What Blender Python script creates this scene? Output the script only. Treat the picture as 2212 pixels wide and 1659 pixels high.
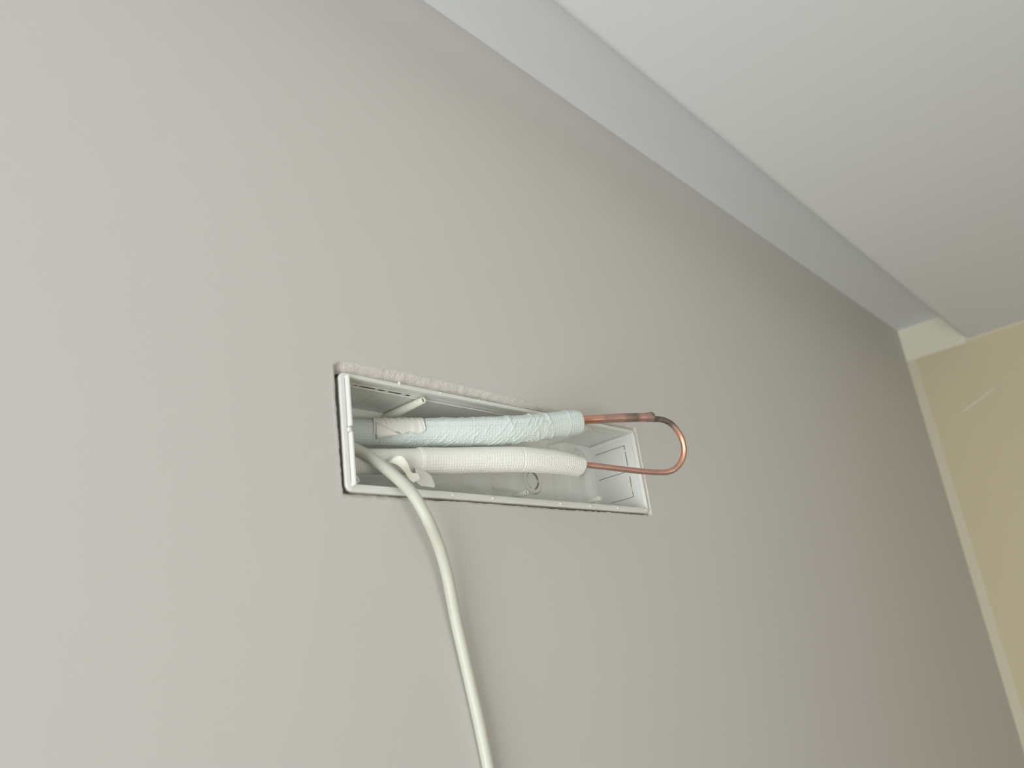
import bpy, bmesh, math, random
from mathutils import Vector, Matrix, noise

# ------------------------------------------------------------------ clear
for o in list(bpy.data.objects):
    bpy.data.objects.remove(o, do_unlink=True)
S = bpy.context.scene
COL = S.collection

# ------------------------------------------------------------------ camera (looking up at the wall from the left)
cd = bpy.data.cameras.new('camera')
cam = bpy.data.objects.new('camera', cd)
COL.objects.link(cam)
S.camera = cam
cd.sensor_fit = 'HORIZONTAL'
cd.sensor_width = 36.0
cd.lens = 36.0 * 1734.07 / 2212.0
RX = Vector((0.6914124644, -0.7163014498, -0.0941330814))
RD = Vector((0.2045079551, 0.3190166950, -0.9254214416))
RF = Vector((0.6929107449, 0.6205969556, 0.3670614640))
CAM = Vector((-0.3726525385, -0.5227532057, -0.1696131327))
m3 = Matrix((RX, -RD, -RF)).transposed()
cam.matrix_world = Matrix.Translation(CAM) @ m3.to_4x4()
cd.clip_start = 0.01
cd.clip_end = 50
cd.dof.use_dof = True
cd.dof.focus_distance = 0.80
cd.dof.aperture_fstop = 5.2

# ------------------------------------------------------------------ world / exposure
w = bpy.data.worlds.new('world')
S.world = w
w.use_nodes = True
w.node_tree.nodes['Background'].inputs[0].default_value = (0.75, 0.86, 1.0, 1)
w.node_tree.nodes['Background'].inputs[1].default_value = 1.0
S.view_settings.view_transform = 'Standard'
S.view_settings.look = 'None'
S.view_settings.exposure = 0.0
S.view_settings.gamma = 1.0
S.view_settings.use_curve_mapping = False

# room extents (metres): wall surface y=0, room towards -y
XL, XR = -1.75, 1.6971
YF = -3.3
ZF = -2.15
ZC = 0.5359        # dropped ceiling
ZR = 0.6132        # top of the curtain recess
YR = -0.1376       # edge of the dropped ceiling
BR = 0.05161       # tilt of the wall box
CB, SB = math.cos(BR), math.sin(BR)

def area(name, loc, direction, sx, sy, power, color, spread=180):
    l = bpy.data.lights.new(name, 'AREA')
    l.shape = 'RECTANGLE'; l.size = sx; l.size_y = sy
    l.energy = power; l.color = color; l.spread = math.radians(spread)
    o = bpy.data.objects.new(name, l)
    COL.objects.link(o)
    o.location = loc
    o.rotation_euler = Vector(direction).to_track_quat('-Z', 'Y').to_euler()
    return o
# daylight through the window in the left wall
area('window_daylight', (XL + 0.02, -0.75, -0.84), (1, 0, 0), 1.2, 1.5, 42.0, (0.95, 0.985, 1.0))
# added fill light at the solid front wall, narrowed to brighten the upper wall
area('front_fill', (-0.7, YF + 0.02, -0.8), (1.15, 3.28, 1.4), 1.7, 1.5, 3.3, (1.0, 0.975, 0.92), 40)

# ------------------------------------------------------------------ materials
def mat(name, col, rough=0.6, bump=0.0, bscale=60.0, metal=0.0, vary=0.0, vscale=4.0, spec=0.5, detail=4.0, sss=0.0, trans=0.0):
    m = bpy.data.materials.new(name)
    m.use_nodes = True
    nt = m.node_tree; N = nt.nodes; L = nt.links
    b = N['Principled BSDF']
    b.inputs['Base Color'].default_value = (*col, 1)
    b.inputs['Roughness'].default_value = rough
    b.inputs['Metallic'].default_value = metal
    b.inputs['Specular IOR Level'].default_value = spec
    if sss:
        b.inputs['Subsurface Weight'].default_value = sss
        b.inputs['Subsurface Radius'].default_value = (0.004, 0.004, 0.003)
        b.inputs['Subsurface Scale'].default_value = 1.0
    tc = N.new('ShaderNodeTexCoord')
    if vary:
        n = N.new('ShaderNodeTexNoise'); n.inputs['Scale'].default_value = vscale; n.inputs['Detail'].default_value = 3
        L.new(tc.outputs['Object'], n.inputs['Vector'])
        mx = N.new('ShaderNodeMix'); mx.data_type = 'RGBA'
        mx.inputs[6].default_value = (*[c * (1 - vary) for c in col], 1)
        mx.inputs[7].default_value = (*[min(1, c * (1 + vary)) for c in col], 1)
        L.new(n.outputs['Fac'], mx.inputs[0])
        L.new(mx.outputs[2], b.inputs['Base Color'])
    if bump:
        n2 = N.new('ShaderNodeTexNoise'); n2.inputs['Scale'].default_value = bscale; n2.inputs['Detail'].default_value = detail
        L.new(tc.outputs['Object'], n2.inputs['Vector'])
        bp = N.new('ShaderNodeBump'); bp.inputs['Strength'].default_value = bump; bp.inputs['Distance'].default_value = 0.002
        L.new(n2.outputs['Fac'], bp.inputs['Height'])
        L.new(bp.outputs['Normal'], b.inputs['Normal'])
    return m

M_wall = mat('wall_paint', (0.648, 0.630, 0.600), 0.75, 0.08, 14, vary=0.015, vscale=3, spec=0.25)
M_ceil = mat('ceiling_cool_lit', (0.79, 0.82, 0.835), 0.8, 0.03, 20, spec=0.2)  # bluish light falling on the ceiling is put into this colour
M_recess = mat('recess_cool_lit', (0.83, 0.86, 0.89), 0.8, spec=0.2)  # cool light from below is tinted into the recess top
M_cream = mat('cream_wall_paint', (0.70, 0.62, 0.43), 0.7, 0.05, 20, vary=0.02, spec=0.3)
M_recend = mat('recess_end_paint', (0.88, 0.85, 0.70), 0.7, spec=0.3)
M_border = mat('pale_wall_margin', (0.74, 0.69, 0.54), 0.7, spec=0.3)
M_floor = mat('floor_wood', (0.22, 0.155, 0.10), 0.5, vary=0.15, vscale=6)
M_plaster = mat('raw_plaster', (0.745, 0.71, 0.66), 0.9, 0.5, 520, vary=0.06, vscale=180, spec=0.1, detail=8)
M_plastic = mat('white_plastic', (0.80, 0.81, 0.77), 0.42, spec=0.5)
M_plastic2 = mat('cream_plastic_post', (0.82, 0.82, 0.72), 0.4, spec=0.5)
M_foam1 = mat('embossed_foam_cool', (0.66, 0.72, 0.685), 0.55, spec=0.4)
M_foam2 = mat('embossed_foam_warm', (0.83, 0.83, 0.77), 0.5, spec=0.4)
M_tape = mat('vinyl_tape', (0.80, 0.79, 0.73), 0.5, 0.15, 300, spec=0.4)
M_paper = mat('torn_tape', (0.93, 0.92, 0.80), 0.6, 0.2, 300, spec=0.3)
M_cable = mat('cable_sheath', (0.62, 0.63, 0.54), 0.38, spec=0.5)
M_print = mat('cable_print', (0.50, 0.44, 0.30), 0.6)
M_dirt = mat('cable_grime', (0.57, 0.52, 0.39), 0.7)
M_streak = mat('wall_streak', (0.82, 0.79, 0.62), 0.4)

def copper_mat():
    m = bpy.data.materials.new('copper')
    m.use_nodes = True
    nt = m.node_tree; N = nt.nodes; L = nt.links
    b = N['Principled BSDF']
    at = N.new('ShaderNodeAttribute'); at.attribute_name = 'soot'
    tc = N.new('ShaderNodeTexCoord')
    n = N.new('ShaderNodeTexNoise'); n.inputs['Scale'].default_value = 130; n.inputs['Detail'].default_value = 5
    L.new(tc.outputs['Object'], n.inputs['Vector'])
    add = N.new('ShaderNodeMath'); add.operation = 'MULTIPLY_ADD'
    L.new(n.outputs['Fac'], add.inputs[0]); add.inputs[1].default_value = 0.5
    L.new(at.outputs['Fac'], add.inputs[2])
    sub = N.new('ShaderNodeMath'); sub.operation = 'SUBTRACT'; sub.inputs[1].default_value = 0.25
    L.new(add.outputs[0], sub.inputs[0])
    r = N.new('ShaderNodeValToRGB')
    e = r.color_ramp.elements
    e[0].position = 0.05; e[0].color = (0.83, 0.44, 0.30, 1)
    e[1].position = 1.0; e[1].color = (0.13, 0.10, 0.08, 1)
    x = e.new(0.45); x.color = (0.56, 0.34, 0.285, 1)
    x = e.new(0.75); x.color = (0.30, 0.22, 0.18, 1)
    L.new(sub.outputs[0], r.inputs[0])
    L.new(r.outputs[0], b.inputs['Base Color'])
    r2 = N.new('ShaderNodeMapRange'); r2.inputs['To Min'].default_value = 0.30; r2.inputs['To Max'].default_value = 0.62
    L.new(sub.outputs[0], r2.inputs['Value'])
    L.new(r2.outputs[0], b.inputs['Roughness'])
    r3 = N.new('ShaderNodeMapRange'); r3.inputs['To Min'].default_value = 1.0; r3.inputs['To Max'].default_value = 0.45
    L.new(sub.outputs[0], r3.inputs['Value'])
    L.new(r3.outputs[0], b.inputs['Metallic'])
    return m
M_copper = copper_mat()

# ------------------------------------------------------------------ helpers
def link(name, me, mats=None, parent=None, smooth=False):
    o = bpy.data.objects.new(name, me)
    COL.objects.link(o)
    if mats:
        for mm in (mats if isinstance(mats, (list, tuple)) else [mats]):
            me.materials.append(mm)
    if parent: o.parent = parent
    if smooth:
        for p in me.polygons: p.use_smooth = True
    return o

def obj(name, verts, faces, mats=None, parent=None, smooth=False, fmat=None):
    me = bpy.data.meshes.new(name)
    me.from_pydata([tuple(v) for v in verts], [], faces)
    me.update()
    o = link(name, me, mats, parent, smooth)
    if fmat:
        for p, i in zip(me.polygons, fmat): p.material_index = i
    return o

def bobj(name, bm, mats=None, parent=None, smooth=False):
    me = bpy.data.meshes.new(name)
    bmesh.ops.recalc_face_normals(bm, faces=bm.faces)
    bm.to_mesh(me); bm.free()
    return link(name, me, mats, parent, smooth)

def structure(o): o['kind'] = 'structure'; return o

def add_box(bm, a, b, bevel=0.0):
    vs = [bm.verts.new((x, y, z)) for x in (a[0], b[0]) for y in (a[1], b[1]) for z in (a[2], b[2])]
    F = [(0, 1, 3, 2), (4, 6, 7, 5), (0, 4, 5, 1), (2, 3, 7, 6), (0, 2, 6, 4), (1, 5, 7, 3)]
    fs = [bm.faces.new([vs[i] for i in f]) for f in F]
    if bevel:
        es = list({e for f in fs for e in f.edges})
        bmesh.ops.bevel(bm, geom=es, offset=bevel, segments=2, affect='EDGES', profile=0.5)

def resample(pts, step, extra=None):
    """Catmull-Rom through pts; returns evenly spaced points (and interpolated extras)."""
    P = [Vector(p) for p in pts]
    E = extra or [0.0] * len(P)
    dense, de = [], []
    n = len(P)
    for i in range(n - 1):
        p0 = P[max(i - 1, 0)]; p1 = P[i]; p2 = P[i + 1]; p3 = P[min(i + 2, n - 1)]
        if i == 0: p0 = p1 * 2 - p2
        if i == n - 2: p3 = p2 * 2 - p1
        K = 24
        for k in range(K):
            t = k / K
            q = 0.5 * ((2 * p1) + (p2 - p0) * t + (2 * p0 - 5 * p1 + 4 * p2 - p3) * t * t + (3 * p1 - p0 - 3 * p2 + p3) * t ** 3)
            dense.append(q); de.append(E[i] * (1 - t) + E[i + 1] * t)
    dense.append(P[-1]); de.append(E[-1])
    L = [0.0]
    for a, b in zip(dense, dense[1:]): L.append(L[-1] + (b - a).length)
    N = max(2, int(round(L[-1] / step)))
    out, oe, ss = [], [], []
    j = 0
    for k in range(N + 1):
        s = L[-1] * k / N
        while j < len(L) - 2 and L[j + 1] < s: j += 1
        t = (s - L[j]) / max(1e-9, L[j + 1] - L[j])
        out.append(dense[j].lerp(dense[j + 1], t)); oe.append(de[j] * (1 - t) + de[j + 1] * t); ss.append(s)
    return out, oe, ss

def frames(pts, ref=Vector((0, 0, 1))):
    T = []
    for i in range(len(pts)):
        a = pts[max(i - 1, 0)]; b = pts[min(i + 1, len(pts) - 1)]
        T.append((b - a).normalized())
    u = (ref - T[0] * ref.dot(T[0])).normalized()
    fr = []
    for t in T:
        u = (u - t * u.dot(t)).normalized()
        fr.append((t, u, t.cross(u).normalized()))
    return fr

def tube(name, pts, radius, seg, mat_, parent=None, step=0.002, extra=None, disp=None, caps=True, attr=None, hollow=None, ref=Vector((0, 0, 1))):
    C, E, Ls = resample(pts, step, extra)
    fr = frames(C, ref)
    V, F, A = [], [], []
    n = len(C)
    for i in range(n):
        t, u, v = fr[i]
        for k in range(seg):
            th = 2 * math.pi * k / seg
            r = (radius if not callable(radius) else radius(Ls[i], Ls[-1]))
            if disp: r += disp(Ls[i], th, Ls[-1])
            V.append(C[i] + (u * math.cos(th) + v * math.sin(th)) * r)
            A.append(E[i])
    for i in range(n - 1):
        for k in range(seg):
            k2 = (k + 1) % seg
            F.append((i * seg + k, i * seg + k2, (i + 1) * seg + k2, (i + 1) * seg + k))
    if caps:
        F.append(tuple(reversed(range(seg))))
        F.append(tuple((n - 1) * seg + k for k in range(seg)))
    o = obj(name, V, F, mat_, parent, True)
    if attr:
        a = o.data.attributes.new(attr, 'FLOAT', 'POINT')
        for i, x in enumerate(A): a.data[i].value = x
    return o, C, fr, Ls

# ================================================================== ROOM
TH = 0.15
def bw(u, v, y=0.0):            # box-local (along, up, depth) -> world
    return Vector((u * CB - v * SB, y, u * SB + v * CB))

U0, U1, V0, V1 = -0.0005, 0.4325, 0.0002, 0.1038
def nz(x, seed, sc): return noise.noise(Vector((x * sc, seed * 7.3, 0.5)))

def lerp_table(tab, x):
    if x <= tab[0][0]: return tab[0][1]
    for (a, b), (c, d) in zip(tab, tab[1:]):
        if x <= c: return b + (d - b) * (x - a) / (c - a)
    return tab[-1][1]
M_TOP = [(0, .0088), (.07, .0100), (.16, .0095), (.21, .0078), (.26, .0052), (.33, .0040), (.44, .0036)]
M_BOT = [(0, .0045), (.06, .0038), (.12, .0026), (.26, .0030), (.36, .0024), (.44, .0028)]
M_LEF = [(0, .0034), (.04, .0040), (.08, .0046), (.11, .0044)]
M_RIG = [(0, .0030), (.03, .0034), (.07, .0028), (.11, .0030)]
G_TOP = [(0, .0004), (.04, .0003), (.065, .0012), (.08, .0004), (.12, .0010), (.15, .0022), (.20, .0018), (.23, .0008), (.26, .0016), (.44, .0006)]
G_BOT = [(0, .0003), (.08, .0002), (.10, .0012), (.12, .0003), (.24, .0004), (.26, .0014), (.32, .0016), (.34, .0005), (.39, .0006), (.40, .0014), (.44, .0006)]
G_LEF = [(0, .0003), (.03, .0006), (.05, .0014), (.08, .0038), (.11, .0038)]
G_RIG = [(0, .0012), (.11, .0016)]

def ring(kind, y, grow=0.0, amp=0.0, seed=0, sc=160.0, yamp=0.0):
    """closed loop of points round the box; kind 'm' = edge of the paint, 'g' = gap to the box"""
    pts = []
    T, B, L, R = (M_TOP, M_BOT, M_LEF, M_RIG) if kind == 'm' else (G_TOP, G_BOT, G_LEF, G_RIG)
    NH, NV = 230, 60
    def add(u, v, nu, nv, d, s):
        e = d + grow + amp * (nz(s, seed, sc) + 0.5 * nz(s, seed + 3, sc * 3.1))
        pts.append(bw(u + nu * e, v + nv * e, y + yamp * (nz(s, seed + 9, sc * 1.3))))
    for i in range(NH):      # bottom, left to right
        f = i / NH; u = U0 + (U1 - U0) * f
        add(u, V0, -max(0, 1 - f * 25) * .75, -1, lerp_table(B, u), u)
        if i == 0: pass
    for i in range(NV):
        f = i / NV; v = V0 + (V1 - V0) * f
        add(U1, v, 1, -max(0, 1 - f * 10) * .6, lerp_table(R, v), 1 + v)
    for i in range(NH):
        f = i / NH; u = U1 - (U1 - U0) * f
        add(u, V1, max(0, 1 - f * 25) * .6, 1, lerp_table(T, u), 2 + u)
    for i in range(NV):
        f = i / NV; v = V1 - (V1 - V0) * f
        add(U0, v, -1, max(0, 1 - f * 10) * .9, lerp_table(L, v), 3 + v)
    return pts

rings = [
    ring('m', 0.0, 0.0042, 0.0003, 1, 60),
    ring('m', -0.0001, 0.0022, 0.0007, 2, 180, 0.0003),
    ring('m', -0.0002, 0.0006, 0.0008, 3, 330, 0.0006),
    ring('m', 0.0010, -0.0003, 0.0009, 4, 420, 0.0005),
]
r_g = ring('g', 0.0060, 0.0, 0.0007, 7, 230, 0.0015)
mid = [a.lerp(b, 0.5) + Vector((0, 0.0005 * noise.noise(a * 900), 0)) + Vector((0.0004 * noise.noise(a * 1100), 0, 0.0004 * noise.noise(a * 900 + Vector((3, 1, 2))))) for a, b in zip(rings[-1], r_g)]
rings += [mid, r_g, ring('g', 0.0120, 0.0006, 0.0006, 8, 200, 0.001)]
cav = [Vector(p) for p in rings[-1]]
cx, cz = 0.215, 0.064
def outw(p, d, y):
    q = Vector((p.x, y, p.z))
    u = q.x * CB + q.z * SB; v = -q.x * SB + q.z * CB
    u2 = u + (d if u > .40 else (-2.5 * d if u < .03 else 0)); v2 = v + (d if v > .0527 else -d)
    return bw(u2, v2, y)
rings += [[outw(p, 0.002, 0.0145) for p in cav], [outw(p, 0.002, 0.098) for p in cav]]

# wall_back: flat plane with the jagged opening
bm = bmesh.new()
hole = [bm.verts.new(p) for p in rings[0]]
outer = []
def edge_pts(a, b, n): return [Vector(a).lerp(Vector(b), i / n) for i in range(n)]
op = edge_pts((XL, 0, ZF), (XR, 0, ZF), 6) + edge_pts((XR, 0, ZF), (XR, 0, ZR), 5) + edge_pts((XR, 0, ZR), (XL, 0, ZR), 6) + edge_pts((XL, 0, ZR), (XL, 0, ZF), 5)
outer = [bm.verts.new(p) for p in op]
es = []
for loop in (hole, outer):
    for a, b in zip(loop, loop[1:] + loop[:1]): es.append(bm.edges.new((a, b)))
bmesh.ops.triangle_fill(bm, use_beauty=True, edges=es, normal=(0, -1, 0))
# outer border goes back to give the wall its thickness, closed behind
back = [bm.verts.new((p.x, TH, p.z)) for p in op]
n = len(outer)
for i in range(n): bm.faces.new((outer[i], outer[(i + 1) % n], back[(i + 1) % n], back[i]))
bm.faces.new(back)
wall = structure(bobj('wall_back', bm, M_wall))

V, F, FM = [], [], []
n = len(rings[0])
for r in rings: V += r
for j in range(len(rings) - 1):
    for i in range(n):
        i2 = (i + 1) % n
        F.append((j * n + i, j * n + i2, (j + 1) * n + i2, (j + 1) * n + i)); FM.append(0 if j < 2 else 1)
F.append(tuple((len(rings) - 1) * n + i for i in range(n))); FM.append(1)
pe = obj('plaster_edge', V, F, [M_wall, M_plaster], wall, True, FM)
pe['label'] = 'ragged broken plaster round the cut-out'

# right wall: cream paint with a white border left at the corner and along the ceiling
B0 = 0.021
ZP = 0.5277
def quad_wall(name, P, m, parent=None):
    return obj(name, P, [(0, 1, 2, 3)], m, parent)
bm = bmesh.new(); add_box(bm, (XR, YF - TH, ZF - .1), (XR + TH, TH, ZR + .1))
wr = structure(bobj('wall_right', bm, M_cream))
bm = bmesh.new()
bm_m = bmesh.new(); add_box(bm_m, (XR - .0006, YF, ZP), (XR + .0004, YR - .0004, ZC))
add_box(bm_m, (XR - .0006, -B0, ZF), (XR + .0004, 0.0, ZP))
add_box(bm, (XR - .0006, YR - .0004, ZP), (XR + .0004, 0.0, ZC))
add_box(bm, (XR - .0006, YR - 0.01, ZC), (XR + .0004, 0.0, ZR))
bobj('recess_end', bm, M_recend, wr)['label'] = 'pale unpainted end of the ceiling recess'
bobj('wall_margin', bm_m, M_border, wr)['label'] = 'paler unpainted margin at the corner and along the ceiling'
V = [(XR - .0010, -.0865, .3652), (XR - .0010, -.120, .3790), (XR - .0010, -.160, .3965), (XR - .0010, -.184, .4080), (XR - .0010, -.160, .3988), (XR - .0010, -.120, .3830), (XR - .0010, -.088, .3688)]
bm = bmesh.new()  # pale sliver set just proud of the right wall
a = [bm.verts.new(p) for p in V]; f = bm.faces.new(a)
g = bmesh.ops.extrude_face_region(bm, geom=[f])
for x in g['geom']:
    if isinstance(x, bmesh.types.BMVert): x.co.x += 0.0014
bobj('wall_streak', bm, M_streak, wr)['label'] = 'pale streak on the cream wall'

bm = bmesh.new(); add_box(bm, (XL - TH, YF - TH, ZF - TH), (XR + TH, TH, ZF)); structure(bobj('floor', bm, M_floor))
bm = bmesh.new(); add_box(bm, (XL - TH, YF - TH, ZF), (XL, TH, ZR + .1)); structure(bobj('wall_left', bm, M_wall))
bm = bmesh.new(); add_box(bm, (XL, YF - TH, ZF), (XR, YF, ZR + .1)); structure(bobj('wall_front', bm, M_wall))
# dropped ceiling slab with a softened edge, and the curtain recess above it
prof = [(YF, ZC)]
rr = 0.013
for k in range(7):
    a = math.pi / 2 * k / 6
    prof.append((YR - rr + rr * math.sin(a), ZC + rr - rr * math.cos(a)))
prof += [(YR, ZR + .05), (YF, ZR + .05)]
bm = bmesh.new()
A = [bm.verts.new((XL, y, z)) for y, z in prof]; B = [bm.verts.new((XR, y, z)) for y, z in prof]
n = len(prof)
for i in range(n): bm.faces.new((A[i], A[(i + 1) % n], B[(i + 1) % n], B[i]))
bm.faces.new(A); bm.faces.new(B)
ce = structure(bobj('ceiling', bm, M_ceil))
bm = bmesh.new(); add_box(bm, (XL, YR, ZR), (XR, TH, ZR + .05))
bobj('recess_top', bm, M_recess, ce)['label'] = 'soffit of the curtain recess along the wall'

# ================================================================== WALL BOX
box = bpy.data.objects.new('pipe_connection_box', None)
COL.objects.link(box)
box.rotation_euler = (0, -BR, 0)
box['label'] = 'long white plastic air conditioner pipe box set into the wall, open at the front'
box['category'] = 'wall box'

WD = 0.072     # depth
def pb(u, v, w_): return (u, w_, v)      # box-local coordinates are (u, depth, v)

# front rim with rounded corners
def rrect(u0, v0, u1, v1, r, n=8):
    P = []
    for cx_, cy_, a0 in ((u1 - r, v0 + r, -90), (u1 - r, v1 - r, 0), (u0 + r, v1 - r, 90), (u0 + r, v0 + r, 180)):
        for k in range(n + 1):
            a = math.radians(a0 + 90 * k / n)
            P.append((cx_ + r * math.cos(a), cy_ + r * math.sin(a)))
    return P
def rim_mesh():
    bm = bmesh.new()
    lay = []
    o_, i_ = 0.0, 0.0030
    spec = [(0.0028, 0.0110), (0.0026, 0.0045), (0.0004, 0.0040), (0.0, 0.0012), (0.0004, 0.0004), (0.0012, 0.0), (0.0034, 0.0), (0.0039, 0.0003), (0.0041, 0.0010), (0.0041, 0.0045)]
    for d, w_ in spec:
        r = max(0.0008, 0.0065 - d)
        if w_ > .0038 and d in (.0028, .0026, .0004):
            lay.append([bm.verts.new(pb(a, b, w_)) for a, b in rrect(U0 + d, V0, U1, V1, .006)]); continue
        kb, kl = (1.6, 1.35) if d > 0.001 and w_ < 0.0046 and (d > .003 or w_ < .002) else (1, 1)
        lay.append([bm.verts.new(pb(a, b, w_)) for a, b in rrect(U0 + d * kl, V0 + d * kb, U1 - d, V1 - d, r)])
    n = len(lay[0])
    for a, b in zip(lay, lay[1:]):
        for i in range(n):
            bm.faces.new((a[i], a[(i + 1) % n], b[(i + 1) % n], b[i]))
    return bm
rim = bobj('rim_frame', rim_mesh(), M_plastic, box, True)

def plate(name, axis, val, thick, us, ws, empty, m=M_plastic):
    """thin plate with real slots: a grid of cells, the empty ones left open. axis 'v' lies in (u,w); axis 'u' lies in (v,w)"""
    bm = bmesh.new()
    cache = {}
    def vt(i, j, k):
        key = (i, j, k)
        if key not in cache:
            a, b = us[i], ws[j]; c = val + thick * k
            cache[key] = bm.verts.new(pb(a, c, b) if axis == 'v' else pb(c, a, b))
        return cache[key]
    nu, nw = len(us) - 1, len(ws) - 1
    def solid(i, j):
        if i < 0 or j < 0 or i >= nu or j >= nw: return False
        mu = (us[i] + us[i + 1]) / 2; mw = (ws[j] + ws[j + 1]) / 2
        return not any(a <= mu <= b and c <= mw <= d for a, b, c, d in empty)
    for i in range(nu):
        for j in range(nw):
            if not solid(i, j): continue
            for k in (0, 1):
                bm.faces.new((vt(i, j, k), vt(i + 1, j, k), vt(i + 1, j + 1, k), vt(i, j + 1, k)))
            if not solid(i - 1, j): bm.faces.new((vt(i, j, 0), vt(i, j + 1, 0), vt(i, j + 1, 1), vt(i, j, 1)))
            if not solid(i + 1, j): bm.faces.new((vt(i + 1, j, 0), vt(i + 1, j + 1, 0), vt(i + 1, j + 1, 1), vt(i + 1, j, 1)))
            if not solid(i, j - 1): bm.faces.new((vt(i, j, 0), vt(i + 1, j, 0), vt(i + 1, j, 1), vt(i, j, 1)))
            if not solid(i, j + 1): bm.faces.new((vt(i, j + 1, 0), vt(i + 1, j + 1, 0), vt(i + 1, j + 1, 1), vt(i, j + 1, 1)))
    return bobj(name, bm, m, box)
def breaks(lo, hi, holes, a, b):
    s = {lo, hi}
    for h in holes:
        s.add(h[a]); s.add(h[b])
    return sorted(x for x in s if lo <= x <= hi)

# top wall
ds = [(.0265, .0292), (.0325, .0497), (.0526, .0614), (.0645, .0803), (.0846, .0907)]
bm = bmesh.new()
for z in ((.1008, .1018), (.0012, .0020)):
    add_box(bm, (.0060, .0043, z[0]), (.4276, .0136, z[1]))
bobj('wall_strip', bm, M_plastic, box)
holes = [(a, b, .0146, .0181) for a, b in ds]
holes += [(.0574, .0579, .0181, .066), (.0891, .0896, .0181, .066)]
for a, b in ((.372, .381), (.3835, .3905), (.393, .401), (.404, .4115)): holes.append((a, b, .0170, .0180))
for u_, w0, w1 in ((.139, .024, .044), (.1405, .030, .0385), (.1665, .0215, .034), (.191, .022, .032), (.2015, .0195, .026), (.206, .0235, .030), (.212, .020, .0245)):
    holes.append((u_, u_ + .0007, w0, w1))
plate('top_wall', 'v', .1006, .0007, breaks(.0073, .4292, holes, 0, 1), breaks(.0130, WD, holes, 2, 3), holes)
bm = bmesh.new(); add_box(bm, (.0273, .0184, .0997), (.4275, .0192, .1006), .0002); bobj('wall_ridge', bm, M_plastic, box)
# right end wall
hv = [(.0825, .0882), (.0620, .0800), (.0548, .0590), (.0351, .0490), (.0318, .0330), (.0230, .0300)]
holes = [(a, b, .0148, .0160) for a, b in hv] + [(.0873, .0881, .0160, .062), (.0550, .0558, .0160, .061), (.0232, .0238, .0160, .0505)]
plate('end_wall', 'u', .4272, .0007, breaks(.0035, .1010, holes, 0, 1), breaks(.0042, WD, holes, 2, 3), holes)
# left end wall, knocked through for the pipes
holes = [(.020, .088, .026, .0725)]
plate('end_wall', 'u', .0060, .0018, breaks(.0035, .1010, holes, 0, 1), breaks(.0165, WD, holes, 2, 3), holes)
# bottom wall with a knockout row like the top one
holes = [(a, b, .0170, .0188) for a, b in ds]
plate('bottom_wall', 'v', .0020, .0018, breaks(.0073, .4292, holes, 0, 1), breaks(.0165, WD, holes, 2, 3), holes)
# ledge inside the right end
bm = bmesh.new(); add_box(bm, (.4248, .0060, .0945), (.4274, .071, .0992), .0006); bobj('corner_ledge', bm, M_plastic, box)

# back panel with pressed pockets
def sm(a, b, x):
    t = max(0, min(1, (x - a) / (b - a))); return t * t * (3 - 2 * t)
POCK = [(.0450, .0950), (.1300, .1650), (.1950, .2250), (.2400, .2830), (.3440, .3800), (.3960, .4220)]
def back_w(u, v):
    d = 0.0
    for a, b in POCK:
        hu = sm(a, a + .0035, u) * (1 - sm(b - .011, b, u))
        hv_ = sm(.030, .037, v) * (1 - sm(.090, .096, v))
        if a > .33: hv_ = 1 - sm(.094, .098, v)
        d = max(d, hu * hv_)
    return WD - 0.0045 * (1 - d)
bm = bmesh.new()
NU, NV = 300, 60
G = []
for i in range(NU + 1):
    u = .0073 + (.4285 - .0073) * i / NU
    G.append([bm.verts.new(pb(u, .0025 + (.1020 - .0025) * j / NV, back_w(u, .0025 + (.1020 - .0025) * j / NV))) for j in range(NV + 1)])
for i in range(NU):
    for j in range(NV):
        bm.faces.new((G[i][j], G[i + 1][j], G[i + 1][j + 1], G[i][j + 1]))
bp_ = bobj('back_panel', bm, M_plastic, box, True)
md = bp_.modifiers.new('s', 'SOLIDIFY'); md.thickness = 0.0015
md.offset = 1 if bp_.data.polygons[5].normal.y > 0 else -1

# knockout rings on the back panel
def annulus_arcs(bm, cu, cv, w0, w1, r0, r1, arcs):
    for a0, a1 in arcs:
        n = max(3, int((a1 - a0) / 8))
        rows = []
        for k in range(n + 1):
            a = math.radians(a0 + (a1 - a0) * k / n)
            c, s = math.cos(a), math.sin(a)
            rows.append([bm.verts.new(pb(cu + c * r, cv + s * r, w_)) for r, w_ in ((r0, w1), (r0, w0), (r1, w0), (r1, w1))])
        for p, q in zip(rows, rows[1:]):
            for i in range(3): bm.faces.new((p[i], q[i], q[i + 1], p[i + 1]))
        bm.faces.new(rows[0]); bm.faces.new(list(reversed(rows[-1])))
M_slot = mat('knockout_groove', (0.30, 0.29, 0.26), 0.8)
for cu, cv in ((.3060, .0475), (.3975, .0765)):
    bm = bmesh.new()
    annulus_arcs(bm, cu, cv, .0655, .0678, .0108, .0150, [(0, 360)])
    o = bobj('knockout_ring', bm, M_plastic, box)
    bm = bmesh.new()
    annulus_arcs(bm, cu, cv, .0662, .0670, .0095, .0110, [(-70, -10), (10, 75), (100, 165), (190, 250)])
    annulus_arcs(bm, cu, cv, .0662, .0670, .0150, .0158, [(-85, 60)])
    c = bobj('knockout_groove', bm, M_slot, o)
    c['label'] = 'grey cut groove of the knockout'

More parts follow.
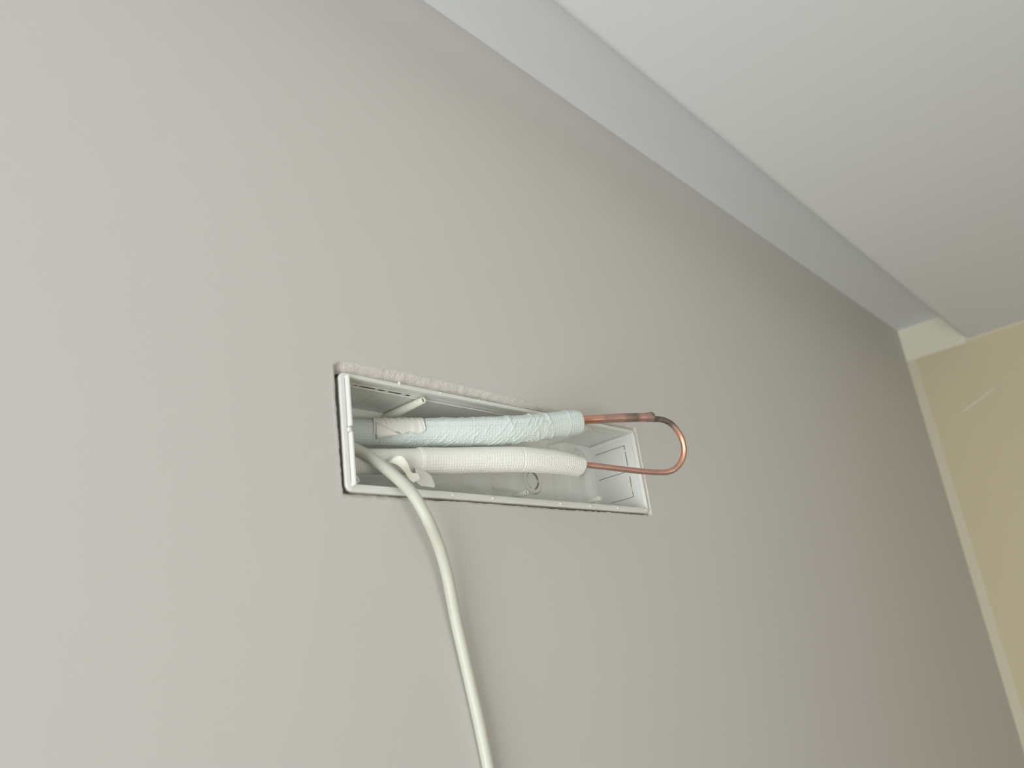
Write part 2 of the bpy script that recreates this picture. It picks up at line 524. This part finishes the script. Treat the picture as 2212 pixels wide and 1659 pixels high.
# screw posts (tapered hollow tubes standing on the back panel)
def post(u, v, r0, r1, tip, base=.0690):
    bm = bmesh.new()
    if base < .05: add_box(bm, (u - .0008, .012, .0027), (u + .0008, .060, v - .001))
    n = 24
    L = []
    for r, w_ in ((r1, base), (r1 * .98 + r0 * .02, base - .003), (r0, tip + .0006), (r0 - .0004, tip), (r0 - .0012, tip), (r0 - .0014, tip + .001), (r0 - .0015, tip + .012)):
        L.append([bm.verts.new(pb(u + math.cos(2 * math.pi * k / n) * r, v + math.sin(2 * math.pi * k / n) * r, w_)) for k in range(n)])
    for a, b in zip(L, L[1:]):
        for k in range(n): bm.faces.new((a[k], a[(k + 1) % n], b[(k + 1) % n], b[k]))
    bm.faces.new(L[-1])
    return bobj('screw_post', bm, M_plastic2, box, True)
post(.0993, .0953, .0033, .0046, .008)
post(.2245, .0953, .0030, .0042, .009)
post(.2269, .0150, .0028, .0034, .008, .026)
post(.3504, .0158, .0028, .0034, .008, .026)
post(.0155, .0125, .0034, .0040, .007)
post(.0145, .0955, .0030, .0038, .008)
bm = bmesh.new()
add_box(bm, (.3475, .008, .0955), (.3560, .068, .1010), .0006)
bobj('screw_block', bm, M_plastic, box)
bm = bmesh.new()
add_box(bm, (.4195, .006, .0035), (.4272, .012, .0100), .0005)
bobj('corner_block', bm, M_plastic, box)

# studs on the rim
for u, v, r in ((.1157, .0034, .0012), (.1671, .0034, .0013), (.2674, .0036, .0011), (.2735, .0052, .0005), (.3183, .0036, .0011), (.3686, .0037, .0011), (.1141, .1022, .0007), (.1645, .1022, .0007), (.4240, .0036, .0008)):
    bm = bmesh.new()
    bmesh.ops.create_uvsphere(bm, u_segments=12, v_segments=8, radius=r)
    for q in bm.verts:
        q.co = Vector((q.co.x + u, q.co.y * 1.3 - .0004, q.co.z + v))
    bobj('rim_stud', bm, M_plastic2, box, True)
bm = bmesh.new(); add_box(bm, (.0048, -.0020, .0505), (.0078, .004, .0545), .0006); bobj('rim_catch', bm, M_plastic, box)
bm = bmesh.new(); add_box(bm, (.0640, -.0009, .1020), (.0656, .002, .1052), .0004); bobj('rim_catch', bm, M_plastic, box)
# long lip standing along the left front edge, in two pieces
for z0, z1 in ((.0045, .0500), (.0550, .1005)):
    bm = bmesh.new(); add_box(bm, (.0054, -.0042, z0), (.0074, .003, z1), .0004)
    bobj('snap_lip', bm, M_plastic, box)

# crumb of plaster lying on the lower rim
bm = bmesh.new()
rnd = random.Random(4)
P = []
for k in range(14):
    a = 2 * math.pi * k / 14
    P.append((.0305 + math.cos(a) * (.0062 + rnd.uniform(-.001, .001)), .0020 + math.sin(a) * .0016))
lo_ = [bm.verts.new(bw(u, .0047, w_)) for u, w_ in P]
hi_ = [bm.verts.new(bw(u * .98 + .0006, .0056 + rnd.uniform(-.0001, .0003), w_ * .9)) for u, w_ in P]
for k in range(14): bm.faces.new((lo_[k], lo_[(k + 1) % 14], hi_[(k + 1) % 14], hi_[k]))
bm.faces.new(lo_); bm.faces.new(hi_)
fl = bobj('plaster_flake', bm, M_plaster)
fl['label'] = 'small pale plaster flake lying on the lower rim of the wall box at its left'
fl['category'] = 'flake'

# ================================================================== REFRIGERANT PIPES (one brazed copper line with two foam sleeves)
line = bpy.data.objects.new('refrigerant_pipe', None)
COL.objects.link(line)
line['label'] = 'copper pipe loop with two white embossed foam sleeves coming out of the wall box'
line['category'] = 'pipe'

UP = [(-.0280, .0600, .0725), (.0080, .0595, .0745), (.0387, .0585, .0752), (.0500, .0560, .0750), (.0739, .0428, .0745), (.0992, .0262, .0739), (.1210, .0114, .0740), (.1470, -.0061, .0737), (.1752, -.0224, .0753), (.2042, -.0333, .0798), (.2260, -.0394, .0843), (.2544, -.0472, .0902)]
LO = [(-.0280, .0520, .0400), (.0050, .0500, .0420), (.0255, .0445, .0410), (.0354, .0412, .0409), (.0612, .0283, .0411), (.0888, .0162, .0422), (.1141, .0065, .0437), (.1436, -.0064, .0451), (.1738, -.0200, .0465), (.2034, -.0293, .0473), (.2323, -.0346, .0481), (.2607, -.0378, .0489)]

CUP = [(.2050, -.0340, .0805), (.2388, -.0445, .0880), (.2547, -.0485, .0919), (.2780, -.0599, .0944), (.3023, -.0722, .0964), (.3303, -.0879, .0975)]
CLO = [(.3241, -.0836, .0964), (.3322, -.0874, .0957), (.3383, -.0910, .0957), (.3436, -.0943, .0941), (.3500, -.0966, .0914), (.3563, -.0986, .0855), (.3623, -.0992, .0780), (.3662, -.0984, .0692), (.3676, -.0961, .0602), (.3655, -.0917, .0512), (.3599, -.0864, .0445), (.3538, -.0813, .0419), (.3449, -.0760, .0415), (.3267, -.0674, .0424), (.3051, -.0575, .0446), (.2837, -.0478, .0468), (.2667, -.0396, .0487), (.2505, -.0347, .0492), (.2032, -.0293, .0473)]

# directions used to say where on a sleeve something sits: camera-facing side of the room
VIEW = (CAM - Vector((.15, 0, .06))).normalized()

def emboss(s, th, ps, nrow, skew=0.0):
    a = 0.5 + 0.5 * math.cos(2 * math.pi * s / ps + skew * th)
    b = 0.5 + 0.5 * math.cos(nrow * th)
    return (a * b) ** 1.2

def up_disp(s, th, L):
    x = L - s                            # distance from the open end
    e = emboss(s, th, .0027, 29, 3.0)
    fade = sm(.238, .228, s) if False else 1.0
    nn = noise.noise(Vector((s * 60, math.cos(th) * 1.5, math.sin(th) * 1.5)))
    top = 0.5 + 0.5 * math.cos(th)
    amp = .00052 * (0.70 + 0.5 * nn) * (1 - .70 * sm(.78, .90, top)) * (0.35 + 0.65 * sm(.060, .090, s))
    h = amp * e
    # helical wrap edges and diagonal creases
    for s0, k, wd, am in ((L - .020, .6, .0011, .0007), (L - .043, -.9, .0014, .0009), (L - .060, -1.0, .0012, .0008), (L - .085, -.8, .0012, .0007), (L - .122, .5, .0010, .0006)):
        d = (s - s0 - .003 * k * math.sin(th * 1 + 1.2)) / wd
        h += am * math.exp(-d * d) * (0.6 + 0.4 * math.sin(3 * th + s0 * 300))
    cr = noise.noise(Vector((s * 330 + 4.0 * th, s * 40 - th * 1.1, 2.0)))
    z = sm(L - .215, L - .17, s) * (1 - sm(L - .06, L - .03, s))
    h += .0010 * sm(L - .169, L - .166, s) * sm(.60, .75, top)
    h += .0012 * z * max(0, abs(cr) ** .8 * (1 if cr > 0 else -.6)) * .9
    h += .0006 * noise.noise(Vector((s * 35, math.cos(th), math.sin(th) + 5)))
    # step down where the embossed sheet starts over the bare foam
    if x < .009: h -= .0022 * (1 - x / .009) ** 2 * max(0, math.cos(th))
    if x < .0035: h -= .0028 * (1 - x / .0035) ** 2 + .0008 * math.sin(4 * th) * (1 - x / .0035)
    return h

def lo_disp(s, th, L):
    x = L - s
    e = emboss(s, th, .0027, 27, 0.6)
    top = 0.5 + 0.5 * math.cos(th)          # seam strip on the upper side is nearly smooth
    amp = .00052 * (1 - .82 * sm(.56, .70, top)) * (.55 + .45 * sm(L - .184, L - .178, s))
    h = amp * e
    s1 = L - .181 + .002 * math.sin(th * 1.0)
    h += .0011 * sm(s1 - .0006, s1 + .0006, s) * (1 - .5 * sm(s1, s1 + .05, s))
    h += .0002 * math.exp(-((s - s1 - .0025) / .0022) ** 2)
    s2 = L - .078
    h -= .0004 * math.exp(-((s - s2) / .0008) ** 2)
    s3 = L - .207
    h -= .0004 * math.exp(-((s - s3) / .0009) ** 2)
    h += .0005 * noise.noise(Vector((s * 30, math.cos(th) + 3, math.sin(th))))
    if x < .0045: h -= .0024 * (1 - x / .0045) ** 2
    if x < .042: h -= .0052 * (1 - x / .042) ** 1.6 * max(0, math.cos(th)) 
    return h

slU, CU_, FU_, LU_ = tube('foam_sleeve', UP, .0128, 232, M_foam1, line, .00045, disp=up_disp)
slU['label'] = 'thicker creased upper foam sleeve with a cool tint'
slL, CL_, FL_, LL_ = tube('foam_sleeve', LO, .0115, 216, M_foam2, line, .00045, disp=lo_disp)
slL['label'] = 'lower foam sleeve with neat rows of raised dots'

# copper
def r_up(s, L):
    x = L - s
    r = .0047
    r += .00045 * sm(.034, .030, x) if False else 0
    if x < .0035: r += .0004
    return r + .00012 * math.sin(s * 260)
def up_d(s, th, L):
    x = L - s
    return (.0005 * max(0, math.cos(th - .4)) if x < .006 else 0)
sootU = [0.0, .05, .08, .30, .62, .85]
sootU = [0.02, .02, .05, .22, .60, .72]
cuU, *_ = tube('copper_pipe', CUP, r_up, 40, M_copper, line, .0008, extra=sootU, disp=up_d, attr='soot')
SU = [(0, .05), (.44, .10), (.54, .18), (.60, .48), (.74, .40), (.79, .80), (.86, .85), (.90, .45), (.96, .55), (1, .85)]
for i in range(len(cuU.data.vertices)):
    cuU.data.attributes['soot'].data[i].value = lerp_table(SU, (i // 40) / (len(cuU.data.vertices) / 40 - 1))
cuU['label'] = 'wider copper stub with scorched brazed end'
sootL = [.95, .98, .90, .98, .95, .55, .12, .05, .15, .30, .36, .36, .36, .38, .38, .36, .36, .4, .4]
cuL, *_ = tube('copper_bend', CLO, .0031, 32, M_copper, line, .0008, extra=sootL, attr='soot')
cuL['label'] = 'thin copper return bend, blackened near the joint'
# brazing collar
bm = bmesh.new()
d = (Vector(CUP[-1]) - Vector(CUP[-2])).normalized()
q = d.to_track_quat('Z', 'Y')
n = 36
rows = []
rnd = random.Random(2)
for r, t in ((.0046, -.0110), (.0049, -.0060), (.0051, -.0010), (.0052, .0006), (.0050, .0010), (.0035, .0012), (.0031, .0024)):
    rows.append([])
    for k in range(n):
        a = 2 * math.pi * k / n
        r2 = r * (1 + .05 * noise.noise(Vector((math.cos(a) * 2, math.sin(a) * 2, t * 400))))
        rows[-1].append(bm.verts.new(Vector(CUP[-1]) + q @ Vector((math.cos(a) * r2, math.sin(a) * r2, t))))
for a, b in zip(rows, rows[1:]):
    for k in range(n): bm.faces.new((a[k], a[(k + 1) % n], b[(k + 1) % n], b[k]))
bc = bobj('brazing_collar', bm, M_copper, line, True)
at = bc.data.attributes.new('soot', 'FLOAT', 'POINT')
for i in range(len(bc.data.vertices)): at.data[i].value = .70
bc['label'] = 'lumpy dark brazed joint'

# tape wrapped over a length of the upper sleeve: pleated patch
def patch(name, C, fr, s_list, i0, i1, th0, th1, rfun, mat_, parent, nth=40, istep=1, edge=None):
    bm = bmesh.new()
    rows = []
    idx = list(range(i0, i1 + 1, istep))
    for ii, i in enumerate(idx):
        f = ii / (len(idx) - 1)
        t, u, v = fr[i]
        row = []
        for k in range(nth + 1):
            g = k / nth
            a0, a1 = th0, th1
            if edge: a0, a1 = edge(f, th0, th1)
            th = a0 + (a1 - a0) * g
            r = rfun(f, th, g)
            row.append(bm.verts.new(C[i] + (u * math.cos(th) + v * math.sin(th)) * r))
        rows.append(row)
    for a, b in zip(rows, rows[1:]):
        for k in range(nth): bm.faces.new((a[k], a[k + 1], b[k + 1], b[k]))
    o = bobj(name, bm, mat_, parent, True)
    md = o.modifiers.new('thick', 'SOLIDIFY'); md.thickness = .0004; md.offset = -1
    return o

def s_index(C, x):            # index of the centre point nearest to world x
    return min(range(len(C)), key=lambda i: abs(C[i].x - x))
def side_angle(fr, i, C, side=0.0):
    """angle on the sleeve that faces the room viewpoint, plus an offset"""
    t, u, v = fr[i]
    d = (CAM - C[i]).normalized()
    return math.atan2(d.dot(v), d.dot(u)) + side

ia, ib = s_index(CU_, .0640), s_index(CU_, .1045)
thc = side_angle(FU_, (ia + ib) // 2, CU_)
# which sense of rotation goes upwards from the facing side
t_, u_, v_ = FU_[(ia + ib) // 2]
def upness(th): return (u_ * math.cos(th) + v_ * math.sin(th)).dot(-RD)
SG = 1 if upness(thc + .5) > upness(thc - .5) else -1
PLEATS = [(.22, 1.0), (.34, .8), (.46, 1.1), (.58, .9), (.72, 1.0), (.84, .8), (.93, .7)]
def pleat_r(f, th, g):
    r = .01395
    lean = (1 - g) * .05
    for p, am in PLEATS:
        d = f - p - lean * 1.2 - .03 * math.sin(3 * g + p * 9)
        if 0 <= d < .10: r += .0018 * am * (1 - d / .10) * (0.4 + 0.6 * (1 - g))
        elif -.012 < d < 0: r += .0018 * am * (1 + d / .012) * (0.4 + 0.6 * (1 - g))
    return r + .0003 * noise.noise(Vector((f * 9, g * 4, 1)))
def ragged(f, a0, a1):
    lo = .08 + .16 * abs(math.sin(f * 11)) - .10 * (f > .3) + .05 * noise.noise(Vector((f * 12, 0, 0)))
    if f < .32: lo = -.05 - .40 * (1 - abs(f - .16) / .16) * 0 - .25 * f / .32
    return thc + SG * (lo - .05), thc + SG * 2.0
tp = patch('tape_wrap', CU_, FU_, LU_, ia, ib, 0, 1, pleat_r, M_tape, line, 48, 1, ragged)
tp['label'] = 'pleated smooth white tape on the upper sleeve'

# a folded pointed corner of tape lying on the sleeve
def on_sleeve(C, fr, x, dth, r):
    i = s_index(C, x)
    t, u, v = fr[i]
    th = side_angle(fr, i, C) + SG * dth
    return C[i] + (u * math.cos(th) + v * math.sin(th)) * r
A0 = [(.0655, .75), (.0655, .35), (.0655, -.05), (.0665, -.40)]
B0_ = (.0850, -.08)
bm = bmesh.new()
rows = []
NN = 14
for k in range(NN + 1):
    f = k / NN
    row = []
    for x, dth in A0:
        g = f
        row.append(bm.verts.new(on_sleeve(CU_, FU_, x + (B0_[0] - x) * g, dth + (B0_[1] - dth) * g, .0149 + .0007 * math.sin(math.pi * f))))
    rows.append(row)
for a, b in zip(rows, rows[1:]):
    for k in range(3): bm.faces.new((a[k], a[k + 1], b[k + 1], b[k]))
bmesh.ops.remove_doubles(bm, verts=bm.verts, dist=1e-5)
o = bobj('tape_corner', bm, M_tape, line, True)
md = o.modifiers.new('t', 'SOLIDIFY'); md.thickness = .0005; md.offset = 1

# torn loose end of tape hanging between the lower sleeve and the cable
def ribbon(name, cols, mat_, parent, sub=2):
    """cols: list of (left point, right point) pairs"""
    bm = bmesh.new()
    rows = []
    for a, b in cols:
        a = Vector(a); b = Vector(b)
        rows.append([bm.verts.new(a.lerp(b, k / 4)) for k in range(5)])
    for a, b in zip(rows, rows[1:]):
        for k in range(4): bm.faces.new((a[k], a[k + 1], b[k + 1], b[k]))
    o = bobj(name, bm, mat_, parent, True)
    md = o.modifiers.new('t', 'SOLIDIFY'); md.thickness = .0005
    md = o.modifiers.new('s', 'SUBSURF'); md.levels = sub; md.render_levels = sub
    tx = bpy.data.textures.new(name + '_wr', 'CLOUDS'); tx.noise_scale = .006
    md = o.modifiers.new('d', 'DISPLACE'); md.texture = tx; md.strength = .0012; md.mid_level = .5; md.texture_coords = 'LOCAL'
    return o
loose = ribbon('loose_tape_end', [
    ((.0530, .0215, .0330), (.0565, .0185, .0400)),
    ((.0510, .0130, .0330), (.0550, .0100, .0390)),
    ((.0500, .0075, .0330), (.0545, .0050, .0385)),
    ((.0520, .0050, .0318), (.0570, .0010, .0390)),
    ((.0545, .0020, .0300), (.0605, -.0010, .0370)),
    ((.0575, .0005, .0270), (.0635, -.0016, .0315)),
    ((.0605, .0005, .0240), (.0662, -.0010, .0255)),
    ((.0630, .0005, .0215), (.0690, -.0005, .0232)),
    ((.0655, .0010, .0190), (.0715, -.0040, .0240)),
    ((.0680, .0005, .0170), (.0735, -.0050, .0215)),
    ((.0700, .0002, .0155), (.0745, -.0030, .0180)),
], M_paper, line)
loose['label'] = 'torn cream strip of tape curling off the lower sleeve'
flap = ribbon('tape_flap', [
    ((.0800, .0125, .0350), (.0900, .0120, .0340)),
    ((.0790, .0080, .0330), (.0905, .0085, .0310)),
    ((.0785, .0060, .0290), (.0935, .0060, .0295)),
    ((.0765, .0040, .0240), (.0945, .0030, .0250)),
    ((.0745, .0020, .0200), (.0945, .0000, .0200)),
    ((.0735, .0005, .0165), (.0940, -.0020, .0160)),
    ((.0790, -.0010, .0135), (.0925, -.0025, .0130)),
], M_tape, line)
flap['label'] = 'beige torn flap of tape hanging under the lower sleeve'

# ================================================================== CABLE
CAB = [(-.0250, .0400, .0600), (.0080, .0385, .0580), (.0200, .0345, .0545), (.0286, .0281, .0485), (.0357, .0202, .0414), (.0412, .0087, .0304), (.0449, -.0043, .0181), (.0485, -.0145, .0068), (.0511, -.0233, -.0050), (.0595, -.0272, -.0224), (0.074, -0.0226, -0.0413), (0.0847, -0.0182, -0.0606), (0.092, -0.0146, -0.0792), (0.1003, -0.0104, -0.1033), (0.1083, -0.0083, -0.1302), (0.1155, -0.007, -0.1568), (0.1215, -0.0069, -0.1835), (0.1282, -0.0066, -0.217), (0.1351, -0.0056, -0.2534), (0.1416, -0.0047, -0.2918), (0.1496, -0.0047, -0.3368), (0.1576, -0.0047, -0.4018)]
cable, CC, FC, LC = tube('power_cable', CAB, .0050, 48, M_cable, None, .0015)
cable['label'] = 'round off-white cable leaving the box at its left and hanging down the wall'
cable['category'] = 'cable'
# faint worn print along the sheath: short strokes, plus rub marks of grime
def cable_patch(bm, s0, s1, th0, th1, r=.00506, n=3):
    def P(s, th):
        i = min(range(len(LC)), key=lambda k: abs(LC[k] - s)); i = max(0, min(len(LC) - 2, i if LC[i] <= s else i - 1))
        f = (s - LC[i]) / (LC[i + 1] - LC[i])
        c = CC[i].lerp(CC[i + 1], f); t, u, v = FC[i]
        return c + (u * math.cos(th) + v * math.sin(th)) * r
    rows = [[bm.verts.new(P(s, th0 + (th1 - th0) * k / n)) for k in range(n + 1)] for s in (s0, (s0 + s1) / 2, s1)]
    for a, b in zip(rows, rows[1:]):
        for k in range(n): bm.faces.new((a[k], a[k + 1], b[k + 1], b[k]))
def cable_side(s, off):
    i = min(range(len(LC)), key=lambda k: abs(LC[k] - s))
    t, u, v = FC[i]
    d = (CAM - CC[i]).normalized(); lft = -RX
    e = (d * math.cos(off) + lft * math.sin(off))
    return math.atan2(e.dot(v), e.dot(u))
def s_at_z(z): 
    return LC[min(range(len(LC)), key=lambda k: abs(CC[k].z - z))]
bm = bmesh.new()
rnd = random.Random(11)
for za, zb in ((-.024, -.046), (-.052, -.058), (-.068, -.098)):
    s = s_at_z(za); e_ = s_at_z(zb)
    while s < e_:
        wch = rnd.choice((.0009, .0012, .0015))
        if rnd.random() < .82:
            th = cable_side(s, .62)
            k = rnd.randrange(4)
            cable_patch(bm, s, s + .0003, th - .15, th + .15)
            if k: cable_patch(bm, s, s + wch, th + .10, th + .15)
            if k > 1: cable_patch(bm, s, s + wch, th - .15, th - .10)
            if k > 2: cable_patch(bm, s + wch - .0003, s + wch, th - .15, th + .15)
        s += wch + .0008
bobj('worn_print', bm, M_print, cable)['label'] = 'faint yellowed printing along the sheath'
bm = bmesh.new()
for z_, ln, wd in ((.0225, .010, .07), (.0095, .007, .05), (-.0065, .003, .05), (-.0150, .008, .05)):
    s = s_at_z(z_); th = cable_side(s, 1.25)
    cable_patch(bm, s, s + ln, th - wd, th + wd, .00503, 5)
bobj('grime_mark', bm, M_dirt, cable)['label'] = 'yellowish rub marks on the sheath'
